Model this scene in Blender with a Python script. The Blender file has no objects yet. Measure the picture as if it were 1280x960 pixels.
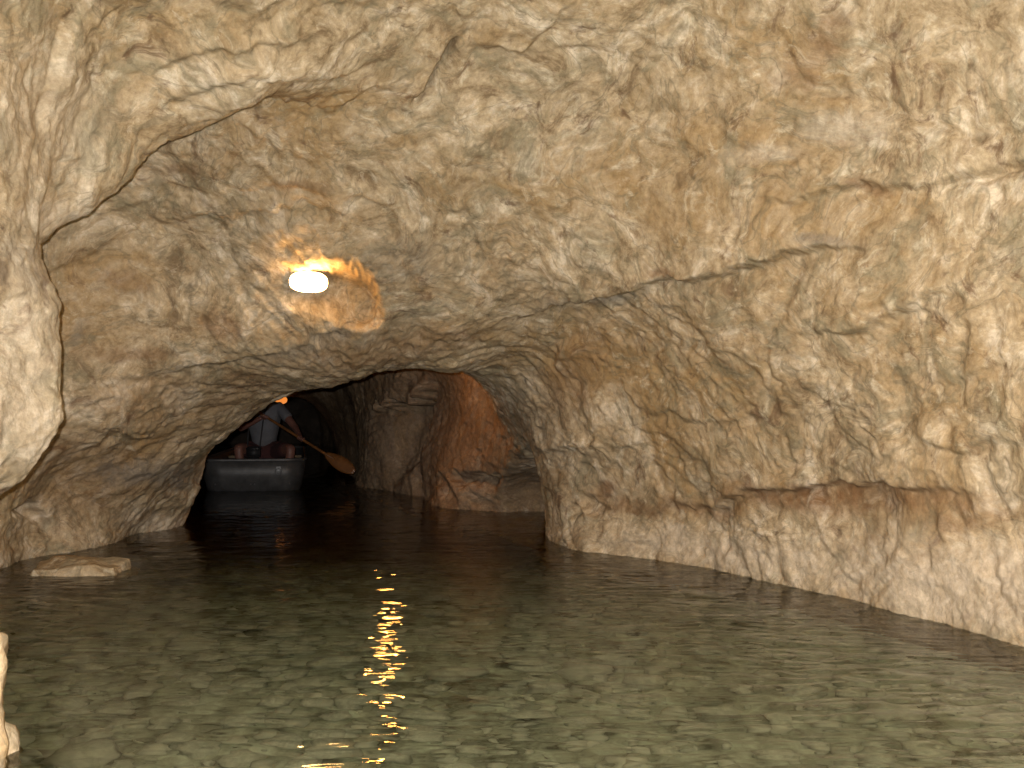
import bpy, bmesh, math, random
import numpy as np
from mathutils import Vector, Matrix

random.seed(7)
rng = np.random.default_rng(7)
R = math.radians
scene = bpy.context.scene
C = scene.collection

# ------------------------------------------------------------------ camera
F = 1372.0            # focal length in pixels of the 1280 px wide photograph
CAM_Z = 1.0           # eye height of someone sitting in a boat, water at z = 0
HORIZON = 500.0
cam = bpy.data.cameras.new("camera")
cam.sensor_width = 36.0
cam.lens = 36.0 * F / 1280.0
cam.shift_y = (HORIZON - 480.0) / 1280.0
cam.clip_start = 0.02
cam.clip_end = 200.0
cam_o = bpy.data.objects.new("camera", cam)
cam_o.location = (0, 0, CAM_Z)
cam_o.rotation_euler = (R(90), 0, 0)
C.objects.link(cam_o)
scene.camera = cam_o

# ------------------------------------------------------------------ world (no daylight gets into the closed cave)
w = bpy.data.worlds.new("World")
scene.world = w
w.use_nodes = True
nt = w.node_tree
sky = nt.nodes.new("ShaderNodeTexSky")
sky.sky_type = 'NISHITA'
sky.sun_disc = False
sky.sun_elevation = R(35)
sky.sun_rotation = R(180)
nt.links.new(sky.outputs[0], nt.nodes["Background"].inputs[0])
nt.nodes["Background"].inputs[1].default_value = 0.05

# ------------------------------------------------------------------ the photographer's flash, the cave's main light
FLASH_W = 1200.0
fl = bpy.data.lights.new("camera_flash", 'POINT')
fl.energy = FLASH_W
fl.color = (1.0, 0.985, 0.965)
fl.shadow_soft_size = 0.012
fl_o = bpy.data.objects.new("camera_flash", fl)
fl_o.location = (-0.045, 0.0, CAM_Z + 0.05)
C.objects.link(fl_o)

vs = scene.view_settings
vs.view_transform = 'Standard'
vs.look = 'None'
vs.exposure = 0.0
vs.gamma = 1.0
scene.cycles.max_bounces = 6
scene.cycles.diffuse_bounces = 3
scene.cycles.glossy_bounces = 3
scene.cycles.transparent_max_bounces = 8
scene.cycles.sample_clamp_indirect = 12.0
scene.cycles.caustics_reflective = False
scene.cycles.caustics_refractive = True

# ------------------------------------------------------------------ helpers
def P(px, py, d):
    return np.array([(px - 640.0) / F * d, d, CAM_Z + (HORIZON - py) / F * d])

def tag(o, label=None, cat=None, group=None, kind=None):
    if label: o["label"] = label
    if cat: o["category"] = cat
    if group: o["group"] = group
    if kind: o["kind"] = kind
    return o

def link(name, me, mat=None, parent=None, loc=None):
    o = bpy.data.objects.new(name, me)
    C.objects.link(o)
    if mat is not None and me is not None and len(me.materials) == 0:
        me.materials.append(mat)
    if parent is not None: o.parent = parent
    if loc is not None: o.location = loc
    return o

def bm_obj(name, bm, mat=None, parent=None, smooth=True, loc=None):
    me = bpy.data.meshes.new(name)
    bmesh.ops.recalc_face_normals(bm, faces=bm.faces)
    bm.to_mesh(me); bm.free()
    if smooth:
        me.polygons.foreach_set("use_smooth", np.ones(len(me.polygons), bool))
    return link(name, me, mat, parent, loc)

def empty(name, loc, rz=0.0):
    o = bpy.data.objects.new(name, None)
    o.empty_display_size = 0.1
    o.location = loc
    o.rotation_euler = (0, 0, rz)
    C.objects.link(o)
    return o

_perm = rng.permutation(256).astype(np.int32)
_perm = np.concatenate([_perm, _perm, _perm])
_g = rng.normal(size=(256, 3)); _g /= np.linalg.norm(_g, axis=1, keepdims=True)
_g = _g.astype(np.float32)

def noise(p):
    """gradient noise, about -1..1"""
    p = p.astype(np.float32)
    i = np.floor(p).astype(np.int32)
    f = p - i
    i &= 255
    u = f * f * f * (f * (f * 6 - 15) + 10)
    out = None
    x0, y0, z0 = i[:, 0], i[:, 1], i[:, 2]
    fx, fy, fz = f[:, 0], f[:, 1], f[:, 2]
    def gr(dx, dy, dz):
        h = _perm[_perm[_perm[x0 + dx] + y0 + dy] + z0 + dz]
        g = _g[h]
        return g[:, 0] * (fx - dx) + g[:, 1] * (fy - dy) + g[:, 2] * (fz - dz)
    def lerp(a, b, t): return a + t * (b - a)
    ux, uy, uz = u[:, 0], u[:, 1], u[:, 2]
    a = lerp(lerp(gr(0, 0, 0), gr(1, 0, 0), ux), lerp(gr(0, 1, 0), gr(1, 1, 0), ux), uy)
    b = lerp(lerp(gr(0, 0, 1), gr(1, 0, 1), ux), lerp(gr(0, 1, 1), gr(1, 1, 1), ux), uy)
    return lerp(a, b, uz) * 1.5

def smooth(a, b, x):
    t = np.clip((x - a) / (b - a), 0, 1)
    return t * t * (3 - 2 * t)

# ------------------------------------------------------------------ materials
def new_mat(name):
    m = bpy.data.materials.new(name)
    m.use_nodes = True
    nt = m.node_tree
    return m, nt, nt.nodes["Principled BSDF"]

def ramp(nt, fac, stops):
    r = nt.nodes.new("ShaderNodeValToRGB")
    el = r.color_ramp.elements
    while len(el) < len(stops): el.new(0.5)
    for e, (p, c) in zip(el, stops):
        e.position = p
        e.color = (*c, 1) if len(c) == 3 else c
    nt.links.new(fac, r.inputs[0])
    return r

def tex_noise(nt, vec, scale, detail=6, rough=0.6, dist=0.0):
    n = nt.nodes.new("ShaderNodeTexNoise")
    n.inputs["Scale"].default_value = scale
    n.inputs["Detail"].default_value = detail
    n.inputs["Roughness"].default_value = rough
    n.inputs["Distortion"].default_value = dist
    if vec is not None: nt.links.new(vec, n.inputs["Vector"])
    return n

def mixc(nt, fac, a, b, mode='MIX'):
    m = nt.nodes.new("ShaderNodeMix")
    m.data_type = 'RGBA'; m.blend_type = mode
    if isinstance(fac, (int, float)): m.inputs[0].default_value = fac
    else: nt.links.new(fac, m.inputs[0])
    for k, v in ((6, a), (7, b)):
        if isinstance(v, tuple): m.inputs[k].default_value = (*v, 1)
        else: nt.links.new(v, m.inputs[k])
    return m.outputs[2]

def rock_material(name, stain_shade=True, pale=0.0):
    m, nt, b = new_mat(name)
    L = nt.links.new
    geo = nt.nodes.new("ShaderNodeNewGeometry")
    pos = geo.outputs["Position"]
    # warp the coordinates so that patches swirl along the folds
    wn = tex_noise(nt, pos, 1.3, 3, 0.5)
    sub = nt.nodes.new("ShaderNodeVectorMath"); sub.operation = 'SUBTRACT'
    L(wn.outputs["Color"], sub.inputs[0]); sub.inputs[1].default_value = (0.5, 0.5, 0.5)
    sc_ = nt.nodes.new("ShaderNodeVectorMath"); sc_.operation = 'SCALE'
    L(sub.outputs[0], sc_.inputs[0]); sc_.inputs["Scale"].default_value = 0.7
    ad = nt.nodes.new("ShaderNodeVectorMath"); ad.operation = 'ADD'
    L(pos, ad.inputs[0]); L(sc_.outputs[0], ad.inputs[1])
    wp = ad.outputs[0]
    # base: peach tan limestone, paler and more ochre in patches
    n1 = tex_noise(nt, wp, 4.5, 7, 0.74, 0.4)
    col = ramp(nt, n1.outputs["Fac"], [(0.36, (0.22, 0.148, 0.08)), (0.45, (0.38, 0.282, 0.166)),
                                       (0.54, (0.50, 0.388, 0.252)), (0.63, (0.66, 0.555, 0.415))]).outputs[0]
    # broad rusty / ochre areas
    n2 = tex_noise(nt, wp, 1.3, 5, 0.65, 0.3)
    f2 = ramp(nt, n2.outputs["Fac"], [(0.47, (0, 0, 0)), (0.66, (0.85, 0.85, 0.85))]).outputs[0]
    col = mixc(nt, f2, col, (0.33, 0.21, 0.09))
    # grey olive mineral film
    n3 = tex_noise(nt, wp, 3.6, 6, 0.7, 0.8)
    f3 = ramp(nt, n3.outputs["Fac"], [(0.50, (0, 0, 0)), (0.64, (0.75, 0.75, 0.75))]).outputs[0]
    col = mixc(nt, f3, col, (0.25, 0.21, 0.13))
    # cream calcite patches
    n4 = tex_noise(nt, wp, 8.5, 6, 0.75, 0.5)
    f4 = ramp(nt, n4.outputs["Fac"], [(0.55, (0, 0, 0)), (0.69, (0.7, 0.7, 0.7))]).outputs[0]
    col = mixc(nt, f4, col, (0.66, 0.57, 0.42))
    # thin dark swirling veins
    n5 = tex_noise(nt, wp, 2.6, 4, 0.55, 1.2)
    v5 = nt.nodes.new("ShaderNodeMath"); v5.operation = 'SUBTRACT'; L(n5.outputs["Fac"], v5.inputs[0]); v5.inputs[1].default_value = 0.5
    a5 = nt.nodes.new("ShaderNodeMath"); a5.operation = 'ABSOLUTE'; L(v5.outputs[0], a5.inputs[0])
    f5 = ramp(nt, a5.outputs[0], [(0.0, (0.55, 0.55, 0.55)), (0.022, (0, 0, 0))]).outputs[0]
    col = mixc(nt, f5, col, (0.19, 0.155, 0.095))
    # scattered dark brown spots
    n6 = tex_noise(nt, wp, 6.0, 6, 0.7, 0.6)
    f6 = ramp(nt, n6.outputs["Fac"], [(0.58, (0, 0, 0)), (0.68, (0.8, 0.8, 0.8))]).outputs[0]
    col = mixc(nt, f6, col, (0.15, 0.085, 0.045))
    if stain_shade:
        at = nt.nodes.new("ShaderNodeAttribute"); at.attribute_name = "stain_shade"
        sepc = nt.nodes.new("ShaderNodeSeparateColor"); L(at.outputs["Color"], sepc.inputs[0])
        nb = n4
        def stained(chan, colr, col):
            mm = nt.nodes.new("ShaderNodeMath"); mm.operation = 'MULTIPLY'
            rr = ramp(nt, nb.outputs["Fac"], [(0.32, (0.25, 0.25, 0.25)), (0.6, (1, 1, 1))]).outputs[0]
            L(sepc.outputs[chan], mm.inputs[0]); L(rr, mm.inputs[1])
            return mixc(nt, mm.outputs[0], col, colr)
        col = stained("Red", (0.20, 0.105, 0.045), col)      # iron brown, also the tunnel's painted darkness
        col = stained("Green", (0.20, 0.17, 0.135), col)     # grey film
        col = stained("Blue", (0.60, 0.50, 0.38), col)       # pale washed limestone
    # fine mottling
    n7 = tex_noise(nt, pos, 30.0, 6, 0.75)
    g7 = ramp(nt, n7.outputs["Fac"], [(0.3, (0.72, 0.70, 0.68)), (0.7, (1.22, 1.22, 1.22))]).outputs[0]
    col = mixc(nt, 1.0, col, g7, 'MULTIPLY')
    L(col, b.inputs["Base Color"])
    b.inputs["Roughness"].default_value = 0.78
    b.inputs["Specular IOR Level"].default_value = 0.25
    # fine relief
    nb1 = tex_noise(nt, wp, 16.0, 6, 0.68, 0.5)
    nb2 = tex_noise(nt, pos, 70.0, 4, 0.6)
    mx = nt.nodes.new("ShaderNodeMath"); mx.operation = 'MULTIPLY_ADD'
    L(nb2.outputs["Fac"], mx.inputs[0]); mx.inputs[1].default_value = 0.25; L(nb1.outputs["Fac"], mx.inputs[2])
    bp = nt.nodes.new("ShaderNodeBump"); bp.inputs["Strength"].default_value = 0.8; bp.inputs["Distance"].default_value = 0.012
    L(mx.outputs[0], bp.inputs["Height"]); L(bp.outputs[0], b.inputs["Normal"])
    return m

def plain_mat(name, c, rough=0.6, metal=0.0, scale=20.0, var=0.25, bump=0.0, c2=None):
    m, nt, b = new_mat(name)
    tc = nt.nodes.new("ShaderNodeTexCoord")
    n = tex_noise(nt, tc.outputs["Object"], scale, 6, 0.65)
    lo = tuple(x * (1 - var) for x in c)
    hi = c2 if c2 else tuple(min(1, x * (1 + var)) for x in c)
    r = ramp(nt, n.outputs["Fac"], [(0.32, lo), (0.68, hi)])
    nt.links.new(r.outputs[0], b.inputs["Base Color"])
    b.inputs["Roughness"].default_value = rough
    b.inputs["Metallic"].default_value = metal
    if bump:
        bp = nt.nodes.new("ShaderNodeBump"); bp.inputs["Distance"].default_value = bump
        bp.inputs["Strength"].default_value = 0.6
        nt.links.new(n.outputs["Fac"], bp.inputs["Height"]); nt.links.new(bp.outputs[0], b.inputs["Normal"])
    return m

M_ROCK = rock_material("limestone")
M_SLAB = rock_material("pale_limestone", stain_shade=False)
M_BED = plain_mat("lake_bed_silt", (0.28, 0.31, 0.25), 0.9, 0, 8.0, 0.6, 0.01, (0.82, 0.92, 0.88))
def darken_far_bed(m):
    """colour darkened further into the cave, standing in for light lost in the water"""
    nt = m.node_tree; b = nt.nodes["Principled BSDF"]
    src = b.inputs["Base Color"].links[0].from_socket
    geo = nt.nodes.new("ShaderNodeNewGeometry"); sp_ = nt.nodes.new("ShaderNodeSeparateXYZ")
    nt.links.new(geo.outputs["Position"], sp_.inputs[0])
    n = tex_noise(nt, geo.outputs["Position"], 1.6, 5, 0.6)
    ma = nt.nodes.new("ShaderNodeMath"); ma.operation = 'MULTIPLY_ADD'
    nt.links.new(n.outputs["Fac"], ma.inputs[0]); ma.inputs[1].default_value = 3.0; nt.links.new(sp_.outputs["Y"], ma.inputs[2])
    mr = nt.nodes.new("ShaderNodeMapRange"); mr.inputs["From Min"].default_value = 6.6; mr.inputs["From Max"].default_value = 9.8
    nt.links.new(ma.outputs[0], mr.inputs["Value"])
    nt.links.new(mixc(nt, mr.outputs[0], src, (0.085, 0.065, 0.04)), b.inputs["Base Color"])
darken_far_bed(M_BED)
M_STONE = plain_mat("submerged_stone", (0.82, 0.92, 0.90), 0.8, 0, 3.0, 0.35, 0.004, (0.94, 0.98, 0.97))

# ------------------------------------------------------------------ the cave: control points of its surface
# (px, py, distance) of rock seen in the photograph, turned into metres, plus points for what lies out of view
ctrl = []
def cp(*pts):
    for (a, b_, d) in pts: ctrl.append(P(a, b_, d))
def wpnt(*pts):
    for p in pts: ctrl.append(np.array(p, float))
def shore(*pts):          # waterline: the depth follows from z = 0; the wall goes on below
    for (a, b_) in pts:
        d = CAM_Z * F / (b_ - HORIZON)
        p = P(a, b_, d); ctrl.append(p)
        ctrl.append(p + np.array([0.0, 0.03, -0.55]))
# behind and beside the camera
for s in ((-4.5, 2.3, 2.3), (-2, 2.6, 2.7)):
    y, hw, h = s
    wpnt((hw, y, -.5), (hw, y, 0), (hw * .93, y, h * .6), (hw * .5, y, h * .93), (0, y, h), (-hw * .5, y, h * .93), (-hw * .9, y, h * .6), (-hw, y, 0), (-hw, y, -.5))
wpnt((3.0, 0, -.5), (3.0, 0, 0), (2.9, 0, 1.2), (1.8, 0, 2.6), (0, 0, 2.85), (-1.2, 0, 2.5), (-1.8, 0, 1.4), (-1.9, 0, 0), (-1.9, 0, -.5))
wpnt((2.9, 2, -.5), (2.9, 2, 0), (2.7, 2, 1.2), (1.8, 2, 2.35), (0.3, 2, 2.75), (-0.8, 2, 2.5), (-1.4, 2, 1.5), (-1.55, 2, 0), (-1.5, 2, -.5))
wpnt((2.66, 3.2, 0), (2.66, 3.2, -.5), (2.55, 3.2, .6), (-1.72, 3.2, 0), (-1.72, 3.2, -.5), (-1.82, 3.2, .3), (-2.2, 3.9, 0), (-2.3, 3.9, .4), (-2.5, 4.6, .3))
# right wall
shore((1280, 810), (1110, 765), (910, 718), (725, 690), (686, 674), (632, 641), (560, 637), (490, 615), (442, 607))
cp((1280, 640, 4.55), (1280, 560, 4.4), (1280, 400, 4.4), (1280, 250, 4.4), (1280, 100, 4.4), (1280, 0, 4.35))
cp((1100, 640, 5.35), (1100, 585, 5.15), (1100, 450, 5.05), (1100, 300, 4.95), (1100, 150, 4.9), (1100, 0, 4.75))
cp((900, 640, 6.45), (900, 595, 6.25), (900, 480, 6.0), (900, 350, 5.7), (900, 200, 5.5), (900, 80, 5.3), (900, 0, 5.1))
cp((750, 620, 7.2), (750, 540, 7.0), (750, 440, 6.7), (750, 385, 6.4), (750, 300, 6.1), (750, 150, 5.75), (750, 0, 5.25))
cp((694, 650, 7.75), (694, 600, 7.6), (690, 560, 7.5), (690, 470, 7.2), (650, 630, 9.5), (640, 590, 9.2), (640, 530, 8.2), (640, 450, 7.4), (640, 400, 6.8), (640, 340, 6.4), (640, 200, 6.0), (640, 80, 5.6), (640, 0, 5.3))
# ceiling down to the lip of the low arch
cp((570, 464, 7.4), (560, 430, 7.0), (560, 390, 6.75), (560, 340, 6.5), (560, 250, 6.15), (560, 130, 5.75), (560, 0, 5.3))
cp((420, 462, 7.2), (450, 460, 7.2), (450, 440, 6.92), (450, 400, 6.7), (450, 340, 6.4), (450, 250, 6.15), (450, 160, 5.8), (450, 60, 5.4), (450, 0, 5.15))
cp((370, 478, 7.3), (385, 440, 6.95), (385, 352, 6.45), (385, 250, 6.15), (385, 170, 5.85), (385, 105, 5.4), (385, 0, 5.0))
cp((300, 536, 7.9), (335, 505, 7.6), (300, 480, 7.15), (300, 400, 6.75), (300, 300, 6.4), (300, 200, 6.0), (300, 125, 5.1), (300, 0, 4.7))
# left chamber wall and the pier of the arch
shore((0, 716), (90, 690), (170, 668), (230, 655))
cp((250, 580, 8.0), (245, 620, 8.6), (200, 600, 7.6), (200, 500, 6.95), (200, 400, 6.65), (200, 300, 6.5), (200, 220, 6.15))
cp((120, 640, 7.4), (120, 550, 6.9), (120, 450, 6.6), (120, 350, 6.5), (120, 310, 6.35), (50, 620, 7.0))
# near rock on the left
NK = 1.40
near = [(235, 155, 3.95), (200, 80, 3.6), (200, 0, 3.4), (185, 178, 3.85), (150, 240, 3.75), (110, 275, 3.7), (100, 200, 3.5), (100, 80, 3.3), (100, 0, 3.2),
        (60, 300, 3.55), (38, 326, 3.6), (15, 325, 3.45), (55, 346, 3.5), (85, 385, 3.42), (84, 410, 3.42), (66, 460, 3.42), (62, 480, 3.42), (90, 515, 3.38), (70, 555, 3.36),
        (30, 450, 3.2), (30, 550, 3.2), (42, 592, 3.36), (0, 640, 3.34), (0, 580, 3.1), (0, 400, 3.1), (0, 150, 3.0), (0, 0, 2.9)]
cp(*[(a, b, d * NK) for a, b, d in near])
# the hidden back of that rock
wpnt((-2.55, 5.0, 1.48), (-2.8, 5.15, 1.2), (-2.7, 5.0, .5), (-2.6, 5.1, 0), (-3.1, 5.6, .3), (-3.1, 5.6, 1.2), (-3.0, 5.7, 1.9), (-2.4, 5.4, 2.1), (-2.0, 5.6, 2.45), (-1.5, 5.6, 2.55), (-3.1, 5.9, .5), (-3.0, 5.8, 0), (-2.9, 5.6, -.5), (-2.6, 5.0, -.5))
# tunnel behind the arch
cp((605, 500, 9.5), (610, 590, 9.7), (560, 560, 10.3), (520, 560, 11.3), (480, 540, 12.2), (450, 540, 12.9))
wpnt((-.35, 9.8, 1.4), (-.9, 9.6, 1.5), (-1.6, 9.6, 1.52), (-2.5, 9.8, 1.5), (-3.1, 9.7, 1.0), (-3.3, 9.7, 0), (-3.3, 9.7, -.5),
     (-1.0, 11, 1.5), (-1.6, 11, 1.62), (-2.6, 11, 1.7), (-3.6, 11, 1.3), (-4.0, 11, .3), (-4.0, 11, -.5),
     (-1.75, 12.5, 1.4), (-2.3, 12.5, 1.75), (-3.2, 12.5, 1.75), (-4.2, 12.5, 1.3), (-4.5, 12.5, .2), (-4.5, 12.5, -.5),
     (-2.3, 15, 0), (-2.3, 15, -.5), (-2.4, 15, 1.2), (-3.3, 15, 1.75), (-4.6, 15, 1.5), (-5.3, 15, 0), (-5.3, 15, -.5),
     (-3.3, 17.2, 1.05), (-3.7, 17.2, 1.0), (-4.1, 17.2, 1.05), (-3.1, 20, 0), (-3.1, 20, -.5), (-3.2, 20, 1.2), (-4.3, 20, 1.8), (-5.6, 20, 1.4), (-6.2, 20, 0), (-6.2, 20, -.5),
     (-4.4, 25, 0), (-4.4, 25, -.5), (-4.8, 25, 1.2), (-5.8, 25, 1.7), (-6.8, 25, 1.2), (-7.2, 25, 0), (-7.2, 25, -.5))
ctrl = np.array(ctrl)

AY = np.array([-5, 3.0, 5.0, 7.0, 9.0, 11.0, 12.5, 15, 20, 26])
AX = np.array([0, 0.0, -0.1, -0.8, -1.35, -2.2, -3.0, -3.8, -4.6, -5.8])
AZ = 0.5
def axis_x(y): return np.interp(y, AY, AX)
def to_param(p):
    dx = p[:, 0] - axis_x(p[:, 1]); dz = p[:, 2] - AZ
    th = np.arctan2(dz, dx)
    th = np.where(th < -math.pi / 2, th + 2 * math.pi, th)
    return p[:, 1], th, np.hypot(dx, dz)
KT = 1.5
cy_, ct_, cr_ = to_param(ctrl)
cq = np.stack([cy_, ct_ * KT], 1)
def kern(d): return np.sqrt(d * d + 0.12 ** 2)
A = kern(np.linalg.norm(cq[:, None] - cq[None], axis=2)) - np.eye(len(cq)) * 0.02
nC = len(cq)
big = np.zeros((nC + 1, nC + 1)); big[:nC, :nC] = A; big[:nC, nC] = 1; big[nC, :nC] = 1
sol = np.linalg.solve(big, np.append(cr_, 0))

# sampling of the shell: fine where the photograph sees it from near
YS = np.concatenate([np.linspace(-4.5, 1.9, 45, endpoint=False), np.linspace(1.9, 2.9, 60, endpoint=False),
                     np.linspace(2.9, 9.3, 640, endpoint=False), np.linspace(9.3, 13.5, 200, endpoint=False), np.linspace(13.5, 25.0, 90)])
TH = np.concatenate([np.linspace(R(-52), R(-22), 20, endpoint=False), np.linspace(R(-22), R(202), 860, endpoint=False), np.linspace(R(202), R(232), 20)])
NY, NT = len(YS), len(TH)
gy, gt = np.meshgrid(YS, TH, indexing='ij')
# solve on a coarser grid and interpolate
cys = np.concatenate([np.linspace(-4.5, 2, 20, endpoint=False), np.linspace(2, 10, 161, endpoint=False), np.linspace(10, 25, 80)])
cts = np.linspace(TH[0], TH[-1], 150)
a_, b_ = np.meshgrid(cys, cts, indexing='ij')
q = np.stack([a_.ravel(), b_.ravel() * KT], 1)
rc = np.zeros(len(q))
for k in range(0, len(q), 4000):
    rc[k:k + 4000] = kern(np.linalg.norm(q[k:k + 4000, None] - cq[None], axis=2)) @ sol[:nC] + sol[nC]
rc = np.clip(rc.reshape(len(cys), len(cts)), 0.35, 4.5)
iy = np.clip(np.searchsorted(cys, YS) - 1, 0, len(cys) - 2); fy = (YS - cys[iy]) / (cys[iy + 1] - cys[iy])
itt = np.clip(np.searchsorted(cts, TH) - 1, 0, len(cts) - 2); ft = (TH - cts[itt]) / (cts[itt + 1] - cts[itt])
fy = fy[:, None]; ft = ft[None]
def pick(i, j): return rc[np.ix_(i, j)]
gr_ = (1 - fy) * ((1 - ft) * pick(iy, itt) + ft * pick(iy, itt + 1)) + fy * ((1 - ft) * pick(iy + 1, itt) + ft * pick(iy + 1, itt + 1))
V = np.stack([axis_x(gy) + gr_ * np.cos(gt), gy, AZ + gr_ * np.sin(gt)], 2)

def normals(V):
    du = np.gradient(V, axis=0); dv = np.gradient(V, axis=1)
    n = np.cross(dv, du)
    n /= np.linalg.norm(n, axis=2, keepdims=True) + 1e-9
    # point to the inside of the cave
    ins = np.stack([axis_x(V[..., 1]) - V[..., 0], np.zeros(V.shape[:2]), AZ - V[..., 2]], 2)
    s = np.sign((n * ins).sum(2, keepdims=True)).mean()
    return n * (1 if s > 0 else -1)

N0 = normals(V)
pts = V.reshape(-1, 3)
# ---- relief: broad lumps, swirling folds with sharp creases between rounded lobes, small knobs
warp = np.stack([noise(pts * 1.1 + 11), noise(pts * 1.1 + 37), noise(pts * 1.1 + 71)], 1)
warp2 = np.stack([noise(pts * 3.1 + 5), noise(pts * 3.1 + 51), noise(pts * 3.1 + 91)], 1)
wp = pts + 0.28 * warp + 0.06 * warp2
stretch = np.array([1.0, 1.0, 1.1])
disp = 0.07 * noise(pts * 1.25 + 3.3)
amp = 0.55 + 0.45 * np.clip(noise(pts * 0.8 + 19) * 1.4 + 0.5, 0, 1)
disp += 0.040 * amp * (np.abs(noise(wp * stretch * 2.3 + 7)) - 0.25)
disp += 0.016 * amp * (np.abs(noise(wp * stretch * 4.9 + 17)) - 0.25)
disp += 0.011 * amp * (np.abs(noise((wp + 0.02 * warp2) * 10.5 + 29)) - 0.25)
disp += 0.009 * noise(pts * 15 + 2)
disp += 0.0055 * noise(pts * 33 + 13)
disp -= 0.022 * smooth(.42, .75, noise(pts * 6.5 + 41))
def terrace(t, n):
    t = t * n; fl_ = np.floor(t)
    return (fl_ + smooth(.72, 1.0, t - fl_)) / n
strata = pts @ np.array([-0.32, 0.15, 1.0])          # beds dip towards the arch
disp += 0.050 * (terrace(noise(wp * np.array([1.1, 1.1, 1.7]) + 81), 3.0) - 0.1)
disp += 0.030 * (terrace(0.8 * noise(wp * 2.6 + 47) + 1.1 * strata, 2.0) - (0.8 * noise(wp * 2.6 + 47) + 1.1 * strata))
disp = disp.reshape(NY, NT)

# ---- ledges, overhangs, cracks and hollows
PXv = 640 + F * V[..., 0] / np.maximum(V[..., 1], .5)
PYv = HORIZON - F * (V[..., 2] - CAM_Z) / np.maximum(V[..., 1], .5)
wob = (noise(pts * 3.2 + 61) * 13 + noise(pts * 9.0 + 23) * 6 + noise(pts * 24.0 + 23) * 3).reshape(NY, NT)
stain_shade = np.zeros((NY, NT, 3))

def seg_dist(poly, dmin, dmax):
    ok = (V[..., 1] > dmin) & (V[..., 1] < dmax)
    xs = [p[0] for p in poly]; ys = [p[1] for p in poly]
    ok &= (PXv > min(xs) - 130) & (PXv < max(xs) + 130) & (PYv > min(ys) - 130) & (PYv < max(ys) + 130)
    x = PXv[ok]; y = PYv[ok] + wob[ok]
    best = np.full(x.shape, 1e9); sgn = np.zeros_like(best); tt = np.zeros_like(best)
    n = len(poly) - 1
    for k in range(n):
        ax_, ay_ = poly[k]; bx_, by_ = poly[k + 1]
        dx, dy = bx_ - ax_, by_ - ay_; l2 = dx * dx + dy * dy
        t = np.clip(((x - ax_) * dx + (y - ay_) * dy) / l2, 0, 1)
        d = np.hypot(x - ax_ - t * dx, y - ay_ - t * dy)
        cr = dx * (y - ay_) - dy * (x - ax_)
        m = d < best
        best[m] = d[m]; sgn[m] = np.sign(-cr[m]); tt[m] = (k + t[m]) / n
    return ok, best * sgn, tt

def ledge(poly, h, wu=40.0, wl=18.0, dmin=2.5, dmax=14.0, low=0.7):
    """rock above (left of the line's direction) stands proud and drops off at the line"""
    ok, sd, t = seg_dist(poly, dmin, dmax)
    end = smooth(0, .35, t) * smooth(0, .35, 1 - t)
    up = np.exp(-np.abs(sd) / wu) * smooth(-6, 6, sd)
    dn = np.exp(-np.abs(sd) / wl) * smooth(6, -6, sd)
    disp[ok] += end * .75 * h * (up - low * dn)

def crack(poly, h, wd=4.0, dmin=2.5, dmax=14.0):
    ok, sd, t = seg_dist(poly, dmin, dmax)
    end = smooth(0, .12, t) * smooth(0, .12, 1 - t)
    disp[ok] -= end * h * np.exp(-(sd / wd) ** 2)

def hollow(px, py, rx, ry, h, rot=0.0, dmin=2.5, dmax=14.0):
    ok = (V[..., 1] > dmin) & (V[..., 1] < dmax)
    x = PXv - px; y = PYv + wob - py
    c, s = math.cos(rot), math.sin(rot)
    d = ((c * x + s * y) / rx) ** 2 + ((-s * x + c * y) / ry) ** 2
    disp[:] -= np.where(ok, h * np.exp(-d ** 2), 0)

def paint(chan, px, py, rx, ry, a, rot=0.0, dmin=2.5, dmax=30.0):
    ok = (V[..., 1] > dmin) & (V[..., 1] < dmax)
    x = PXv + wob * 1.5 - px; y = PYv + wob - py
    c, s = math.cos(rot), math.sin(rot)
    d = ((c * x + s * y) / rx) ** 2 + ((-s * x + c * y) / ry) ** 2
    stain_shade[..., chan] = np.maximum(stain_shade[..., chan], np.where(ok, a * np.exp(-d ** 2), 0))

ledge([(500, 440), (620, 405), (720, 380), (800, 360), (950, 328), (1060, 306), (1180, 290)], .075, 110, 60)
ledge([(780, 362), (850, 347), (950, 328), (1040, 312), (1098, 302)], .03, 40, 20)
ledge([(955, 430), (1040, 412), (1110, 402), (1150, 375), (1190, 335)], .065, 80, 45)
crack([(960, 428), (955, 455), (962, 480), (980, 492)], .03)
ledge([(740, 642), (820, 638), (900, 630), (960, 614), (1050, 605), (1130, 608), (1200, 612), (1260, 606)], .06, 60, 42, low=1.0)
ledge([(880, 250), (1000, 246), (1168, 230), (1230, 214), (1330, 195)], .06, 90, 40)
ledge([(515, 136), (535, 104), (552, 72), (572, 50)], .12, 40, 14, dmax=7)
crack([(512, 134), (535, 106), (552, 74), (574, 50)], .10, 4)
crack([(1168, 230), (1220, 216), (1282, 203)], .05, 5)
crack([(190, 190), (260, 158), (330, 140)], .05, 5, 4, 7)
ledge([(572, 50), (610, 70), (650, 66), (690, 30), (705, 0)], .06, 45, 25, dmax=7)
ledge([(330, 135), (360, 128), (430, 130), (470, 112), (520, 134)], .07, 40, 18, dmax=7)
ledge([(115, 5), (95, 40), (72, 110), (60, 180)], .05, 40, 20, dmax=5.4)
ledge([(160, 100), (230, 70), (310, 60), (420, 40)], .05, 40, 20, dmax=6)
ledge([(150, 140), (240, 120), (300, 95), (420, 90), (520, 60)], .05, 40, 18, dmax=6)
crack([(970, 45), (1000, 95), (1100, 130), (1180, 160), (1282, 166)], .03, 7)
ledge([(690, 95), (740, 108), (780, 165), (772, 205)], -.04, 40, 30)
ledge([(895, 246), (935, 237), (1000, 216), (1080, 220)], .035, 30, 14)
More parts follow.
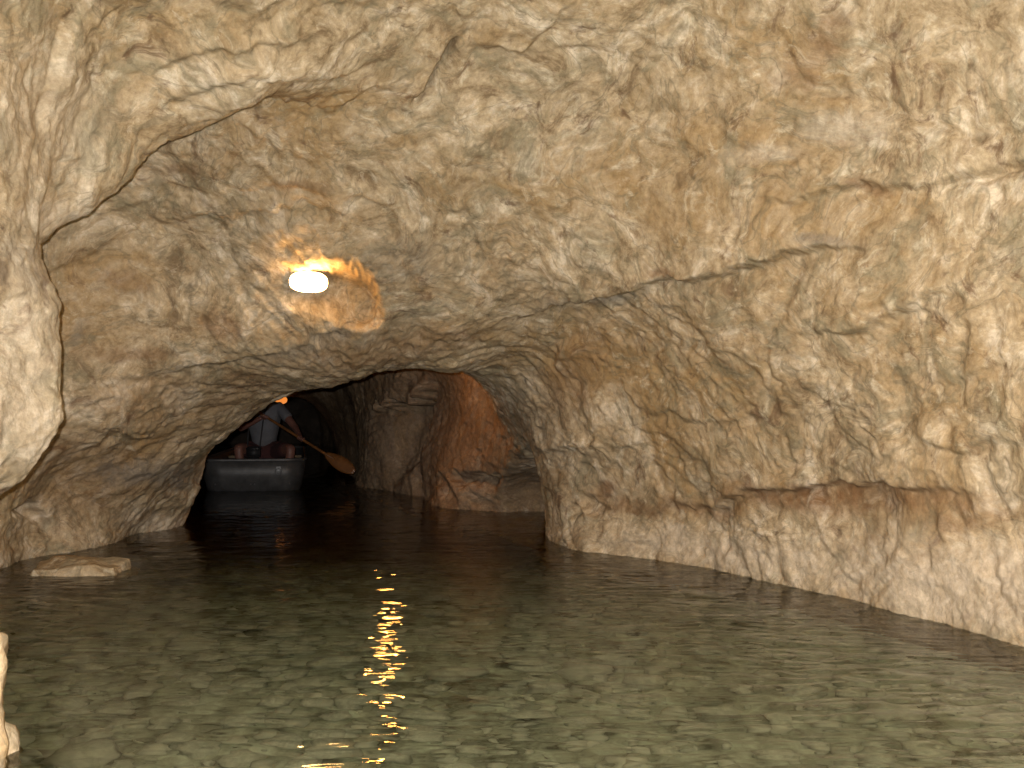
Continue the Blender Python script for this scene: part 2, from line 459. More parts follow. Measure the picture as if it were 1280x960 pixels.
ledge([(1160, 472), (1200, 466), (1290, 446)], .03, 35, 20)
ledge([(1130, 556), (1200, 560), (1282, 546)], .04, 25, 14)
ledge([(1020, 545), (1100, 540), (1150, 520)], .03, 25, 14)
ledge([(750, 480), (800, 510), (870, 530), (1000, 520)], .03, 30, 25)
crack([(715, 470), (720, 520), (745, 560)], .04, 8)
ledge([(660, 572), (700, 560), (745, 562), (760, 580)], .06, 20, 14)
ledge([(680, 470), (700, 440), (740, 425)], -.05, 30, 20)
ledge([(110, 562), (140, 545), (165, 552), (235, 520), (340, 480)], .05, 35, 20, dmin=5)
ledge([(100, 475), (250, 458), (380, 425), (540, 400)], .04, 45, 22, dmin=5)
ledge([(130, 300), (250, 270), (380, 260), (520, 280)], .04, 40, 24, dmin=5)
ledge([(240, 240), (330, 235), (420, 250), (520, 240)], .03, 30, 20, dmin=5)
hollow(42, 645, 26, 9, .12, .55, 5)
hollow(145, 545, 20, 10, .06, 0, 5)
hollow(590, 598, 32, 10, .14, .15, 9)
hollow(735, 632, 14, 9, .05, .3, 6)
hollow(716, 645, 8, 7, .05, 0, 6)
# tunnel wall: hanging lobe, dark recess, buttresses
ledge([(455, 512), (500, 506), (525, 496), (540, 462)], .34, 35, 25, 9, 14)
hollow(505, 540, 16, 60, .22, .15, 9)
hollow(520, 640, 5, 60, .08, -.1, 9)
crack([(600, 490), (612, 530), (640, 565)], .05, 7, 8.5)
ledge([(540, 580), (555, 605), (575, 640)], .08, 30, 18, 9, 14)
hollow(652, 640, 20, 60, .38, 0, 8.1, 10.2)
# lamp niche in the ceiling
LAMP = P(385, 352, 6.25)
nx = (V[..., 0] - LAMP[0] - 0.07); nz = (V[..., 2] - LAMP[2] + 0.10)
wob2 = (noise(pts * 4.0 + 77) * 0.06 + noise(pts * 11.0 + 7) * 0.022 + noise(pts * 27.0 + 3) * 0.015).reshape(NY, NT)
rr_ = np.sqrt((nx / np.where(nx > 0, .31, .27)) ** 2 + (nz / np.where(nz > 0, .21, .25)) ** 2) + 2.2 * wob2
niche = smooth(1.08, .60, rr_) * ((V[..., 1] > 5.2) & (V[..., 1] < 7.6))
niche *= smooth(-.15, .06, nz + .45 * nx)
# stains, and darkness painted into the tunnel
stain_shade[..., 0] = np.maximum(stain_shade[..., 0], .75 * smooth(8.6, 9.6, V[..., 1] + 8 * wob2))  # tunnel rock browned, its colour darkened for the fading light
paint(0, 1060, 622, 170, 21, 1.0); paint(0, 840, 636, 120, 10, .8); paint(0, 1200, 645, 90, 14, .6)
paint(0, 755, 616, 22, 13, .9); paint(0, 600, 600, 50, 16, .6); paint(0, 1030, 45, 50, 20, .7, -.6); paint(0, 985, 90, 30, 16, .6, -.6)
paint(0, 1095, 237, 30, 8, .8, .2); paint(0, 280, 405, 22, 16, .8, 0, 5); paint(0, 380, 235, 35, 9, .7, 0, 5)
paint(0, 235, 220, 30, 10, .6, 0, 5); paint(0, 160, 355, 30, 14, .5, 0, 5); paint(0, 110, 600, 90, 60, .45, 0, 5.4); paint(0, 220, 540, 90, 40, .3, -.5, 5.4)
paint(0, 540, 640, 120, 10, .6, 0, 9); paint(0, 150, 440, 70, 8, .6, -.1, 5); paint(0, 840, 344, 25, 7, .7)
paint(0, 720, 470, 30, 50, .5, .5); paint(0, 480, 440, 120, 20, .6, -.15, 6)
paint(0, 190, 500, 90, 40, .35, 0, 5); paint(0, 300, 500, 70, 25, .5, -.3, 5)
paint(1, 190, 595, 80, 18, .9, 0, 5); paint(1, 100, 415, 14, 20, .7, 0, 5); paint(1, 1030, 300, 30, 9, .7)
paint(1, 500, 330, 60, 40, .4, 0, 5); paint(1, 400, 430, 120, 14, .5, -.2, 5); paint(1, 660, 560, 60, 90, .45, 0, 7)
paint(1, 40, 330, 60, 40, .6, 0, 2.5, 5.3); paint(1, 540, 560, 110, 90, .55, 0, 9); paint(1, 730, 380, 60, 12, .6)
paint(2, 1200, 730, 190, 60, .9, .15); paint(2, 900, 690, 170, 22, .7, .12); paint(2, 60, 270, 60, 22, .8, 0, 2.5, 5.3)
paint(2, 40, 460, 45, 140, .55, 0, 2.5, 5.3); paint(2, 60, 160, 70, 90, .5, 0, 2.5, 5.3); paint(2, 1060, 160, 60, 25, .6); paint(2, 950, 190, 60, 14, .5)
paint(2, 200, 655, 40, 16, .7, 0, 6)

dist = np.linalg.norm(V - np.array([0, 0, 1.0]), axis=2)
V = V + N0 * (0.86 * disp[..., None])
V[..., 1] += 0.26 * niche
N1 = normals(V)

def shell_piece(name, mask, label):
    """mask: NY-1 x NT-1 faces"""
    idx = np.arange(NY * NT).reshape(NY, NT)
    quads = np.stack([idx[:-1, :-1], idx[:-1, 1:], idx[1:, 1:], idx[1:, :-1]], 2)[mask]
    used = np.unique(quads)
    remap = np.full(NY * NT, -1, np.int64); remap[used] = np.arange(len(used))
    q = remap[quads].astype(np.int32)
    me = bpy.data.meshes.new(name)
    co = V.reshape(-1, 3)[used].astype(np.float32)
    me.vertices.add(len(co)); me.vertices.foreach_set("co", co.ravel())
    me.loops.add(q.size); me.loops.foreach_set("vertex_index", q.ravel())
    me.polygons.add(len(q)); me.polygons.foreach_set("loop_start", np.arange(0, q.size, 4, dtype=np.int32))
    me.update(calc_edges=True)
    me.polygons.foreach_set("use_smooth", np.ones(len(q), bool))
    ca = me.color_attributes.new("stain_shade", 'FLOAT_COLOR', 'POINT')
    cc = np.ones((len(used), 4), np.float32); cc[:, :3] = stain_shade.reshape(-1, 3)[used]
    ca.data.foreach_set("color", cc.ravel())
    me.normals_split_custom_set_from_vertices(N1.reshape(-1, 3)[used].tolist())
    o = link(name, me, M_ROCK)
    o["kind"] = "structure"; o["label"] = label
    return o

fyc = YS[:-1][:, None] * np.ones((1, NT - 1)); ftc = TH[:-1][None] * np.ones((NY - 1, 1))
is_tun = fyc > 9.15
is_r = (~is_tun) & (ftc < R(38)); is_l = (~is_tun) & (ftc > R(128)); is_c = ~(is_tun | is_r | is_l)
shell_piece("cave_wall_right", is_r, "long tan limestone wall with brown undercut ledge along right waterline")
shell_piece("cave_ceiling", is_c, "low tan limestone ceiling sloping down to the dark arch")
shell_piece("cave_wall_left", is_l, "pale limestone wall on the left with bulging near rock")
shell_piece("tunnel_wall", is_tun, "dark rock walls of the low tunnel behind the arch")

M_DARK = plain_mat("unlit_dark_rock", (0.07, 0.05, 0.035), 0.8, 0, 3.0, 0.5, 0.02)  # end wall's colour darkened to read as unlit depth
# rock that closes both ends of the cave, out of view
def end_wall(name, row, y_out, label):
    bm = bmesh.new()
    ring = [bm.verts.new(Vector(V[row, j])) for j in range(NT)]
    c = Vector((float(axis_x(np.array(V[row, 0, 1]))), y_out, 0.6))
    prev = ring
    for s in (0.85, 0.7, 0.55, 0.4, 0.25, 0.1):
        q_ = np.array([(c + (v.co - c) * s)[:] for v in ring]); dn = 0.35 * noise(q_ * 1.3 + 3) + 0.15 * noise(q_ * 3.1) + 0.05 * noise(q_ * 8)
        cur = [bm.verts.new(Vector(a_) + Vector((0, d_, 0))) for a_, d_ in zip(q_, dn)]
        for i in range(len(ring)): bm.faces.new((prev[i - 1], prev[i], cur[i], cur[i - 1]))
        prev = cur
    cv = bm.verts.new(c)
    for i in range(len(ring)): bm.faces.new((prev[i - 1], prev[i], cv))
    o = bm_obj(name, bm, M_DARK if y_out > 10 else M_SLAB)
    o["kind"] = "structure"; o["label"] = label
end_wall("cave_wall_rear", 0, -4.9, "rough limestone wall closing the cave at the rear")
end_wall("tunnel_end_wall", NY - 1, 25.5, "rock wall coloured dark as if unlit, closing the far end of the tunnel")

# ------------------------------------------------------------------ lake bed and water
def grid_sheet(name, xs, ys, zf, mat):
    X, Y = np.meshgrid(xs, ys, indexing='ij')
    p = np.stack([X.ravel(), Y.ravel(), np.zeros(X.size)], 1)
    p[:, 2] = zf(p)
    idx = np.arange(X.size).reshape(X.shape)
    qd = np.stack([idx[:-1, :-1], idx[1:, :-1], idx[1:, 1:], idx[:-1, 1:]], 2).reshape(-1, 4)
    me = bpy.data.meshes.new(name)
    me.from_pydata(p.tolist(), [], qd.tolist())
    me.polygons.foreach_set("use_smooth", np.ones(len(me.polygons), bool))
    return link(name, me, mat)
def bed_z(p):
    a = np.stack([p[:, 0], p[:, 1], p[:, 1] * 0], 1)
    return -0.32 - 0.09 * np.clip(p[:, 1] - 3.2, 0, 6) + 0.07 * noise(a * 0.9 + 4) + 0.03 * noise(a * 3 + 9) + 0.012 * noise(a * 9 + 1) - 0.02 * np.clip(p[:, 1] - 6, 0, 12)
bed = grid_sheet("lake_bed", np.linspace(-8.5, 4, 200), np.concatenate([np.linspace(-5, 2, 40, endpoint=False), np.linspace(2, 12, 220, endpoint=False), np.linspace(12, 26, 60)]), bed_z, M_BED)
tag(bed, "pale stony lake bed seen through the shallow green water", None, None, "structure")

darken_far_bed(M_STONE)  # far stones get the same painted loss of light
# stones lying on the bed
def stone_mesh(seed, sub=2):
    r_ = random.Random(seed)
    bm = bmesh.new()
    bmesh.ops.create_icosphere(bm, subdivisions=sub, radius=1)
    co = np.array([v.co[:] for v in bm.verts])
    d = 1 + 0.22 * noise(co * 1.2 + seed * 3.1) + 0.10 * noise(co * 2.7 + seed)
    sx, sy, sz = 1, r_.uniform(.65, .95), r_.uniform(.35, .55)
    for v, k in zip(bm.verts, d): v.co = Vector((v.co.x * k * sx, v.co.y * k * sy, v.co.z * k * sz))
    me = bpy.data.meshes.new("stone")
    bm.to_mesh(me); bm.free()
    me.polygons.foreach_set("use_smooth", np.ones(len(me.polygons), bool))
    me.materials.append(M_STONE)
    return me
stone_meshes = [stone_mesh(k, 1) for k in range(8)]
def in_lake(x, y):
    j = min(max(int(np.searchsorted(YS, y)), 0), NY - 1)
    return V[j, 20, 0] - 0.05 > x > V[j, NT - 21, 0] + 0.05
spots = []
tries = 0
while len(spots) < 300 and tries < 20000:
    tries += 1
    y = 3.0 + 4.6 * random.random() ** 1.2
    x = random.uniform(-0.55, 0.50) * y
    if not in_lake(x, y): continue
    s = random.choice((.06, .08, .09, .11, .14))
    if any((x - a) ** 2 + (y - b) ** 2 < ((s + c) * .85) ** 2 for a, b, c in spots): continue
    spots.append((x, y, s))
sp = np.array(spots)
zz = bed_z(np.stack([sp[:, 0], sp[:, 1], sp[:, 1] * 0], 1))
for k, (x, y, s) in enumerate(spots):
    o = bpy.data.objects.new("stone", stone_meshes[k % 8])
    o.location = (x, y, zz[k] + s * .18); o.scale = (s, s, s)
    o.rotation_euler = (random.uniform(-.2, .2), random.uniform(-.2, .2), random.uniform(0, 6.3))
    C.objects.link(o); o.parent = bed
# the rest of the gravel
base_v, base_f = [], []
tm = stone_meshes[2]; tv = np.array([v.co[:] for v in tm.vertices]); tf = np.array([p.vertices[:] for p in tm.polygons])
allv, allf, off = [], [], 0
for k in range(2600):
    y = 2.2 + 9.0 * random.random() ** 1.3; x = random.uniform(-0.62, 0.6) * y
    if not in_lake(x, y): continue
    s = random.uniform(.02, .055); a = random.uniform(0, 6.3)
    ca_, sa_ = math.cos(a), math.sin(a)
    vv = tv * s
    vv = np.stack([vv[:, 0] * ca_ - vv[:, 1] * sa_ + x, vv[:, 0] * sa_ + vv[:, 1] * ca_ + y, vv[:, 2]], 1)
    vv[:, 2] += bed_z(np.array([[x, y, 0]]))[0] + s * .15
    allv.append(vv); allf.append(tf + off); off += len(tv)
me = bpy.data.meshes.new("gravel")
me.from_pydata(np.concatenate(allv).tolist(), [], np.concatenate(allf).tolist())
me.polygons.foreach_set("use_smooth", np.ones(len(me.polygons), bool))
g = link("gravel", me, M_STONE, bed); g["kind"] = "stuff"

def water_material():
    m = bpy.data.materials.new("water"); m.use_nodes = True
    nt = m.node_tree; L = nt.links.new
    for n in list(nt.nodes): nt.nodes.remove(n)
    out = nt.nodes.new("ShaderNodeOutputMaterial")
    fr = nt.nodes.new("ShaderNodeFresnel"); fr.inputs["IOR"].default_value = 1.333
    rf = nt.nodes.new("ShaderNodeBsdfRefraction"); rf.inputs["IOR"].default_value = 1.333; rf.inputs["Roughness"].default_value = 0.0
    rf.inputs["Color"].default_value = (0.93, 1.0, 0.93, 1)
    gl = nt.nodes.new("ShaderNodeBsdfGlossy"); gl.inputs["Roughness"].default_value = 0.0
    mx = nt.nodes.new("ShaderNodeMixShader")
    L(fr.outputs[0], mx.inputs[0]); L(rf.outputs[0], mx.inputs[1]); L(gl.outputs[0], mx.inputs[2])
    L(mx.outputs[0], out.inputs[0])
    return m
M_WATER = water_material()
def ripple(p):
    """low ripples running mostly towards the camera, crests across the cave"""
    x, y = p[:, 0], p[:, 1]
    q = np.stack([x, y, x * 0], 1)
    wx = 0.30 * noise(q * 0.9 + 5); wy = 0.16 * noise(q * np.array([.8, 1.3, 1]) + 25)
    q2 = np.stack([x + wx, y + wy, x * 0], 1)
    h = 0.0036 * noise(q2 * np.array([2.4, 5.0, 1]) + 3)
    h += 0.0036 * noise(q2 * np.array([6.5, 14.0, 1]) + 13)
    h += 0.0025 * noise(q2 * np.array([14, 28, 1]) + 31)
    calm = 0.55 + 0.45 * np.clip(noise(q * 0.45 + 8) * 1.6 + .5, 0, 1)
    return 1.2 * h * calm
water = grid_sheet("lake_water", np.concatenate([np.linspace(-8.5, -3.6, 30, endpoint=False), np.linspace(-3.6, 2.6, 480), np.linspace(2.7, 4, 8)]),
                   np.concatenate([np.linspace(-4.8, 2.4, 60, endpoint=False), np.linspace(2.4, 9.5, 620, endpoint=False), np.linspace(9.5, 14, 120, endpoint=False), np.linspace(14, 25.4, 60)]), ripple, M_WATER)
tag(water, "clear rippled green lake water filling the cave", None, None, "structure")
# the flash reaches the lake bed through the rippled surface
fl.cycles.is_caustics_light = True
water.cycles.is_caustics_caster = True
for o_ in [bed] + list(bed.children): o_.cycles.is_caustics_receiver = True

# ------------------------------------------------------------------ where the finished rock surface is
_fin = V.reshape(-1, 3)
_ppx = 640 + F * _fin[:, 0] / np.maximum(_fin[:, 1], .5)
_ppy = HORIZON - F * (_fin[:, 2] - CAM_Z) / np.maximum(_fin[:, 1], .5)
def surface(px, py, dmin=2.0, dmax=20.0, rad=4.0):
    m = (_fin[:, 1] > dmin) & (_fin[:, 1] < dmax) & (np.hypot(_ppx - px, _ppy - py) < rad)
    return float(np.median(_fin[m, 1])) if m.any() else (dmin + dmax) / 2
def roof_z(x, y):
    j = int(np.argmin(np.abs(YS - y)))
    row = V[j]; up = row[:, 2] > AZ + .2
    k = np.argmin(np.where(up, np.abs(row[:, 0] - x), 9))
    return float(row[k, 2])

def emit_mat(name, col, strength):
    m, nt, b = new_mat(name)
    b.inputs["Base Color"].default_value = (0.9, 0.88, 0.82, 1)
    b.inputs["Roughness"].default_value = 0.25
    b.inputs["Emission Color"].default_value = (*col, 1)
    b.inputs["Emission Strength"].default_value = strength
    return m

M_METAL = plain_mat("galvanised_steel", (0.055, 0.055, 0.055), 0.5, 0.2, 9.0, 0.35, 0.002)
M_RIM = plain_mat("worn_steel_edge", (0.09, 0.09, 0.09), 0.45, 0.3, 14.0, 0.3)
M_FIX = plain_mat("grey_enamel", (0.34, 0.33, 0.30), 0.5, 0.0, 30.0, 0.2)
M_BENCH = plain_mat("weathered_bench_wood", (0.16, 0.11, 0.06), 0.8, 0, 12.0, 0.4, 0.003)
M_PADDLE = plain_mat("varnished_wood", (0.15, 0.062, 0.018), 0.4, 0, 16.0, 0.3, 0.001)
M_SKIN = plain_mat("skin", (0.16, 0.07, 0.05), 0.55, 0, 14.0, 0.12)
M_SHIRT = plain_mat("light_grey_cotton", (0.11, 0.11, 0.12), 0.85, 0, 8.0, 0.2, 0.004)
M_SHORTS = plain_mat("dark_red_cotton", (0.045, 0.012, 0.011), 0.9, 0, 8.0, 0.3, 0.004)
M_HAIR = plain_mat("dark_brown_hair", (0.03, 0.018, 0.012), 0.6, 0, 60.0, 0.4)
M_BLACK = plain_mat("black_nylon", (0.012, 0.012, 0.013), 0.6, 0, 30.0, 0.3)
M_GLASS = plain_mat("lens_glass", (0.02, 0.02, 0.03), 0.05, 0, 5.0, 0.1)
M_EYE = plain_mat("eye", (0.6, 0.58, 0.55), 0.2, 0, 5.0, 0.1)
M_SHOE = plain_mat("brown_leather", (0.06, 0.035, 0.02), 0.6, 0, 20.0, 0.3)

# ------------------------------------------------------------------ oval bulkhead lamps
def capsule_loft(layers, n=40):
    """layers: (y, half width, half height) of superelliptic rings from back to front, closed by a cap"""
    bm = bmesh.new(); rings = []
    for (y, a, b) in layers:
        ring = []
        for k in range(n):
            t = 2 * math.pi * k / n
            c, s_ = math.cos(t), math.sin(t)
            ring.append(bm.verts.new((a * math.copysign(abs(c) ** .72, c), y, b * math.copysign(abs(s_) ** .8, s_))))
        rings.append(ring)
    for r0, r1 in zip(rings, rings[1:]):
        for k in range(n): bm.faces.new((r0[k - 1], r0[k], r1[k], r1[k - 1]))
    bm.faces.new(rings[0]); bm.faces.new(rings[-1])
    return bm
def bulkhead_lamp(loc, pitch, yaw, scale, mat, label):
    t = empty("bulkhead_lamp", loc)
    t.rotation_euler = (pitch, 0, yaw); t.scale = (scale,) * 3
    bm_obj("base_plate", capsule_loft([(.030, .080, .040), (.012, .094, .050), (0, .098, .053), (-.010, .096, .052)]), M_FIX, t)
    bm_obj("mount", capsule_loft([(.14, .035, .03), (.028, .035, .03)], 20), M_FIX, t)
    bm_obj("glass_cover", capsule_loft([(-.008, .093, .049), (-.03, .092, .048), (-.05, .082, .041), (-.062, .062, .029), (-.068, .034, .014)]), mat, t)
    tag(t, label, "lamp", "oval electric cave lamps")
    return t
lamp_d = surface(385, 352, 5.4, 8.0) - 0.11
bulkhead_lamp(Vector(P(385, 352, lamp_d)), R(14), R(22), 1.16 * lamp_d / 6.3, emit_mat("lamp_glass_lit", (1.0, 0.56, 0.19), 66.0),
              "glowing oval white lamp in a ceiling hollow above the arch")
ORANGE = emit_mat("lamp_glass_lit_orange", (1.0, 0.40, 0.08), 90.0)
lx, ly = -1.10, 9.6
bulkhead_lamp(Vector((lx, ly, 1.33)), R(60), R(45), 1.0, ORANGE, "orange lamp tucked up behind the arch lip, lighting the tunnel wall")
DIM = emit_mat("lamp_glass_dim_orange", (1.0, 0.30, 0.05), 0.9)
lx, ly = -3.60, 17.0
bulkhead_lamp(Vector((lx, ly, roof_z(lx, ly) - .03)), R(35), 0, 1.3, DIM, "farthest small dim orange lamp, just above the rower's shoulder")

# ------------------------------------------------------------------ loose rocks
def rock_obj(name, loc, dims, seed, label, rz=0.0, flat=False):
    bm = bmesh.new()
    bmesh.ops.create_cube(bm, size=2)
    bmesh.ops.subdivide_edges(bm, edges=bm.edges, cuts=30, use_grid_fill=True)
    co = np.array([v.co[:] for v in bm.verts])
    # rounded block
    nrm = co / np.linalg.norm(co, axis=1, keepdims=True)
    k = 0.45
    co = co * (1 - k) + nrm * 1.25 * k
    w_ = co * np.array(dims)
    d = 0.075 * noise(w_ * 4.5 + seed) + 0.035 * (np.abs(noise(w_ * 10 + seed * 2)) - .25) + 0.012 * noise(w_ * 28 + seed)
    if flat: d *= np.where(co[:, 2] > .6, .45, 1.0)
    w_ = w_ + nrm * d[:, None]
    for v, c in zip(bm.verts, w_): v.co = Vector(c)
    o = bm_obj(name, bm, M_SLAB, None, True, loc)
    o.rotation_euler = (0, 0, rz)
    tag(o, label, "rock")
    return o
rock_obj("stone_slab", (-2.52, 6.45, -0.11), (0.26, 0.22, 0.17), 3.0, "flat pale stone slab lying in the water below left wall", R(4), True)
rock_obj("boulder", (-1.63, 3.02, 0.03), (0.20, 0.24, 0.30), 8.0, "near pale boulder cut by the left picture edge, upper of two", R(20))
rock_obj("boulder", (-1.57, 2.74, -0.08), (0.22, 0.20, 0.16), 15.0, "low near boulder at the bottom left corner, lower of two", R(-15))

# ------------------------------------------------------------------ boat
BOAT = Vector((-2.84, 12.0, 0.0)); BYAW = R(9)
boat = empty("rowing_boat", BOAT, BYAW)
tag(boat, "grey sheet metal rowing boat in the dark tunnel", "boat")
def outline(hw, y0, y1, z, rad, n=10):
    """rounded rectangle seen from above, blunt near end and slightly narrower far end"""
    pts = []
    for (cx, cy, a0) in ((hw - rad, y0 + rad, -90), (hw * .82 - rad, y1 - rad, 0), (-(hw * .82 - rad), y1 - rad, 90), (-(hw - rad), y0 + rad, 180)):
        for k in range(n + 1):
            a = R(a0 + 90 * k / n)
            pts.append(Vector((cx + rad * math.cos(a), cy + rad * math.sin(a), z)))
    return pts
def boat_hull():
    bm = bmesh.new(); rings = []
    for (hw, y0, y1, z, rad) in ((.40, .30, 2.9, -.12, .12), (.47, .14, 3.1, -.08, .16), (.51, .07, 3.22, 0.02, .2), (.545, .03, 3.3, .16, .22), (.57, 0, 3.36, .335, .23),
                                 (.548, .022, 3.338, .335, .21), (.52, .055, 3.27, .16, .2), (.485, .10, 3.18, .03, .18), (.42, .2, 3.05, -.04, .12)):
        rings.append([bm.verts.new(p) for p in outline(hw, y0, y1, z, rad)])
    n = len(rings[0])
    for a, b_ in zip(rings, rings[1:]):
        for k in range(n): bm.faces.new((a[k - 1], a[k], b_[k], b_[k - 1]))
    bm.faces.new(rings[0]); bm.faces.new(rings[-1])
    return bm
def tube(bm, pts, rad, n=8, close=False):
    pts = [Vector(p) for p in pts]; rings = []
    m = len(pts)
    rads = rad if isinstance(rad, (list, tuple)) else [rad] * m
    for i, p in enumerate(pts):
        a = pts[(i - 1) % m] if (close or i > 0) else p
        b = pts[(i + 1) % m] if (close or i < m - 1) else p
        d = (b - a).normalized()
        up = Vector((0, 0, 1)) if abs(d.z) < .95 else Vector((1, 0, 0))
        u = d.cross(up).normalized(); v = u.cross(d)
        rings.append([bm.verts.new(p + rads[i] * (math.cos(2 * math.pi * k / n) * u + math.sin(2 * math.pi * k / n) * v)) for k in range(n)])
    for i in range(m if close else m - 1):
        r0, r1 = rings[i], rings[(i + 1) % m]
        for k in range(n): bm.faces.new((r0[k - 1], r0[k], r1[k], r1[k - 1]))
    if not close:
        bm.faces.new(rings[0]); bm.faces.new(rings[-1])
    return bm
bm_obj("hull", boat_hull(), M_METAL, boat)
bm_obj("gunwale", tube(bmesh.new(), outline(.565, .005, 3.355, .342, .225), .018, 8, True), M_RIM, boat)
def block(dx, dy, dz, bev=.006):
    bm = bmesh.new(); bmesh.ops.create_cube(bm, size=1)
    for v in bm.verts: v.co = Vector((v.co.x * dx, v.co.y * dy, v.co.z * dz))
    bmesh.ops.bevel(bm, geom=bm.edges, offset=bev, segments=2, affect='EDGES')
    return bm
for yy in (0.95, 2.3):
    bm_obj("bench", block(1.00 if yy < 1 else .92, .26, .03), M_BENCH, boat, False, (0, yy, .27))
ring = bm_obj("mooring_ring", tube(bmesh.new(), [(.03 * math.cos(a * math.pi / 8), 0, .03 * math.sin(a * math.pi / 8)) for a in range(16)], .006, 6, True), M_RIM, boat, True, (.28, -.004, .215))
bm_obj("bracket", block(.05, .02, .05, .004), M_RIM, ring, False, (0, .012, .03))
for xx in (-.02, .02, .40, -.40):
    bm_obj("rivet", capsule_loft([(.01, .008, .008), (-.004, .008, .008), (-.008, .004, .004)], 10), M_RIM, boat, True, (xx, .045 if abs(xx) < .3 else .06, .075))

# ------------------------------------------------------------------ rower
def skin_mesh(name, chains, mat, parent=None, sub=2):
    """chains: lists of (point, radius); points shared by position are welded"""
    vs_, es_, rs_, key = [], [], [], {}
    for ch in chains:
        prev = None
        for (p, r) in ch:
            kk = tuple(round(c, 4) for c in p)
            if kk not in key: key[kk] = len(vs_); vs_.append(p); rs_.append(r if isinstance(r, tuple) else (r, r))
            if prev is not None and prev != key[kk]: es_.append((prev, key[kk]))
            prev = key[kk]
    me = bpy.data.meshes.new(name); me.from_pydata(vs_, es_, [])
    o = bpy.data.objects.new(name, me); C.objects.link(o)
    sm = o.modifiers.new("skin", 'SKIN'); sm.use_smooth_shade = True
    for i, r in enumerate(rs_):
        me.skin_vertices[0].data[i].radius = r
    roots = {}
    par = list(range(len(vs_)))
    def find(a):
        while par[a] != a: a = par[a]
        return a
    for a, b in es_: par[find(a)] = find(b)
    for i in range(len(vs_)):
        r = find(i)
        me.skin_vertices[0].data[i].use_root = r not in roots
        roots[r] = 1
    sb = o.modifiers.new("sub", 'SUBSURF'); sb.levels = sub; sb.render_levels = sub
    bpy.context.view_layer.update()
    ev = o.evaluated_get(bpy.context.evaluated_depsgraph_get())
    m2 = bpy.data.meshes.new_from_object(ev)
    o.modifiers.clear(); o.data = m2; m2.name = name
    m2.materials.clear(); m2.materials.append(mat)
    m2.polygons.foreach_set("use_smooth", np.ones(len(m2.polygons), bool))
    if parent is not None: o.parent = parent
    return o

ORI = Vector((-2.90, 12.88, 0.285))            # where the rower sits
def rel(x, y, z): return (x - ORI.x, y - ORI.y, z - ORI.z)
pel = rel(-2.90, 12.88, .40); belly = rel(-2.905, 12.88, .55); chest = rel(-2.91, 12.86, .78); neckb = rel(-2.90, 12.84, .965); neck = rel(-2.89, 12.82, 1.03); head = rel(-2.885, 12.79, 1.11); crown = rel(-2.885, 12.79, 1.19)
shR, shL = rel(-3.09, 12.85, .91), rel(-2.72, 12.85, .91)
elR, elL = rel(-3.14, 12.62, .66), rel(-2.50, 12.66, .68)
wrR, wrL = rel(-2.88, 12.50, .785), rel(-2.405, 12.45, .585)
hiR, hiL = rel(-3.01, 12.88, .38), rel(-2.79, 12.88, .38)
knR, knL = rel(-3.10, 12.42, .47), rel(-2.50, 12.42, .46)
anR, anL = rel(-3.06, 12.46, .10), rel(-2.56, 12.46, .10)
toR, toL = rel(-3.08, 12.30, .03), rel(-2.53, 12.30, .03)
def mid(a, b, t): return tuple(p + (q - p) * t for p, q in zip(a, b))
PTOP = rel(*P(326, 517, 12.48)); PTIP = rel(*P(443, 590, 12.10))
pR = mid(PTOP, PTIP, .05); pL = mid(PTOP, PTIP, .43)
def add(a, b): return tuple(p + q for p, q in zip(a, b))
person = empty("person", ORI)
tag(person, "seated rower in light grey shirt holding a wooden paddle", "person")
chains = [[(pel, .13), (belly, .125), (chest, .14), (neckb, .065), (neck, .052), (head, .082), (crown, .078)],
          [(chest, .14), (shR, .062), (elR, .042), (wrR, .028)], [(chest, .14), (shL, .062), (elL, .042), (wrL, .028)],
          [(pel, .13), (hiR, .095), (mid(hiR, knR, .5), .078), (knR, .058), (mid(knR, anR, .35), .055), (anR, .034), (toR, .03)],
          [(pel, .13), (hiL, .095), (mid(hiL, knL, .5), .078), (knL, .058), (mid(knL, anL, .35), .055), (anL, .034), (toL, .03)]]
paxis = (Vector(PTIP) - Vector(PTOP)).normalized()
for wr, pp in ((wrR, pR), (wrL, pL)):
    w_v, p_v = Vector(wr), Vector(pp)
    palm = w_v.lerp(p_v, .55)
    chains.append([(wr, .028), (tuple(palm), (.030, .020))])
    away = (p_v - w_v).normalized(); side = paxis.cross(away).normalized()
    for k in range(4):                                    # four fingers closed round the shaft
        o_ = paxis * (.030 - .02 * k); ln = (.9, 1.0, .95, .8)[k]
        a0 = palm + o_ * .7
        chains.append([(tuple(a0), .012), (tuple(p_v + o_ + side * .024), .0095), (tuple(p_v + o_ + away * .026 * ln), .009), (tuple(p_v + o_ - side * .022 * ln), .008)])
    th0 = w_v.lerp(p_v, .35) + paxis * .022
    chains.append([(tuple(th0), .013), (tuple(p_v + paxis * .045 - side * .022), .010), (tuple(p_v + paxis * .03 + away * .018 - side * .012), .0085)])
body = skin_mesh("body", chains, M_SKIN, person)
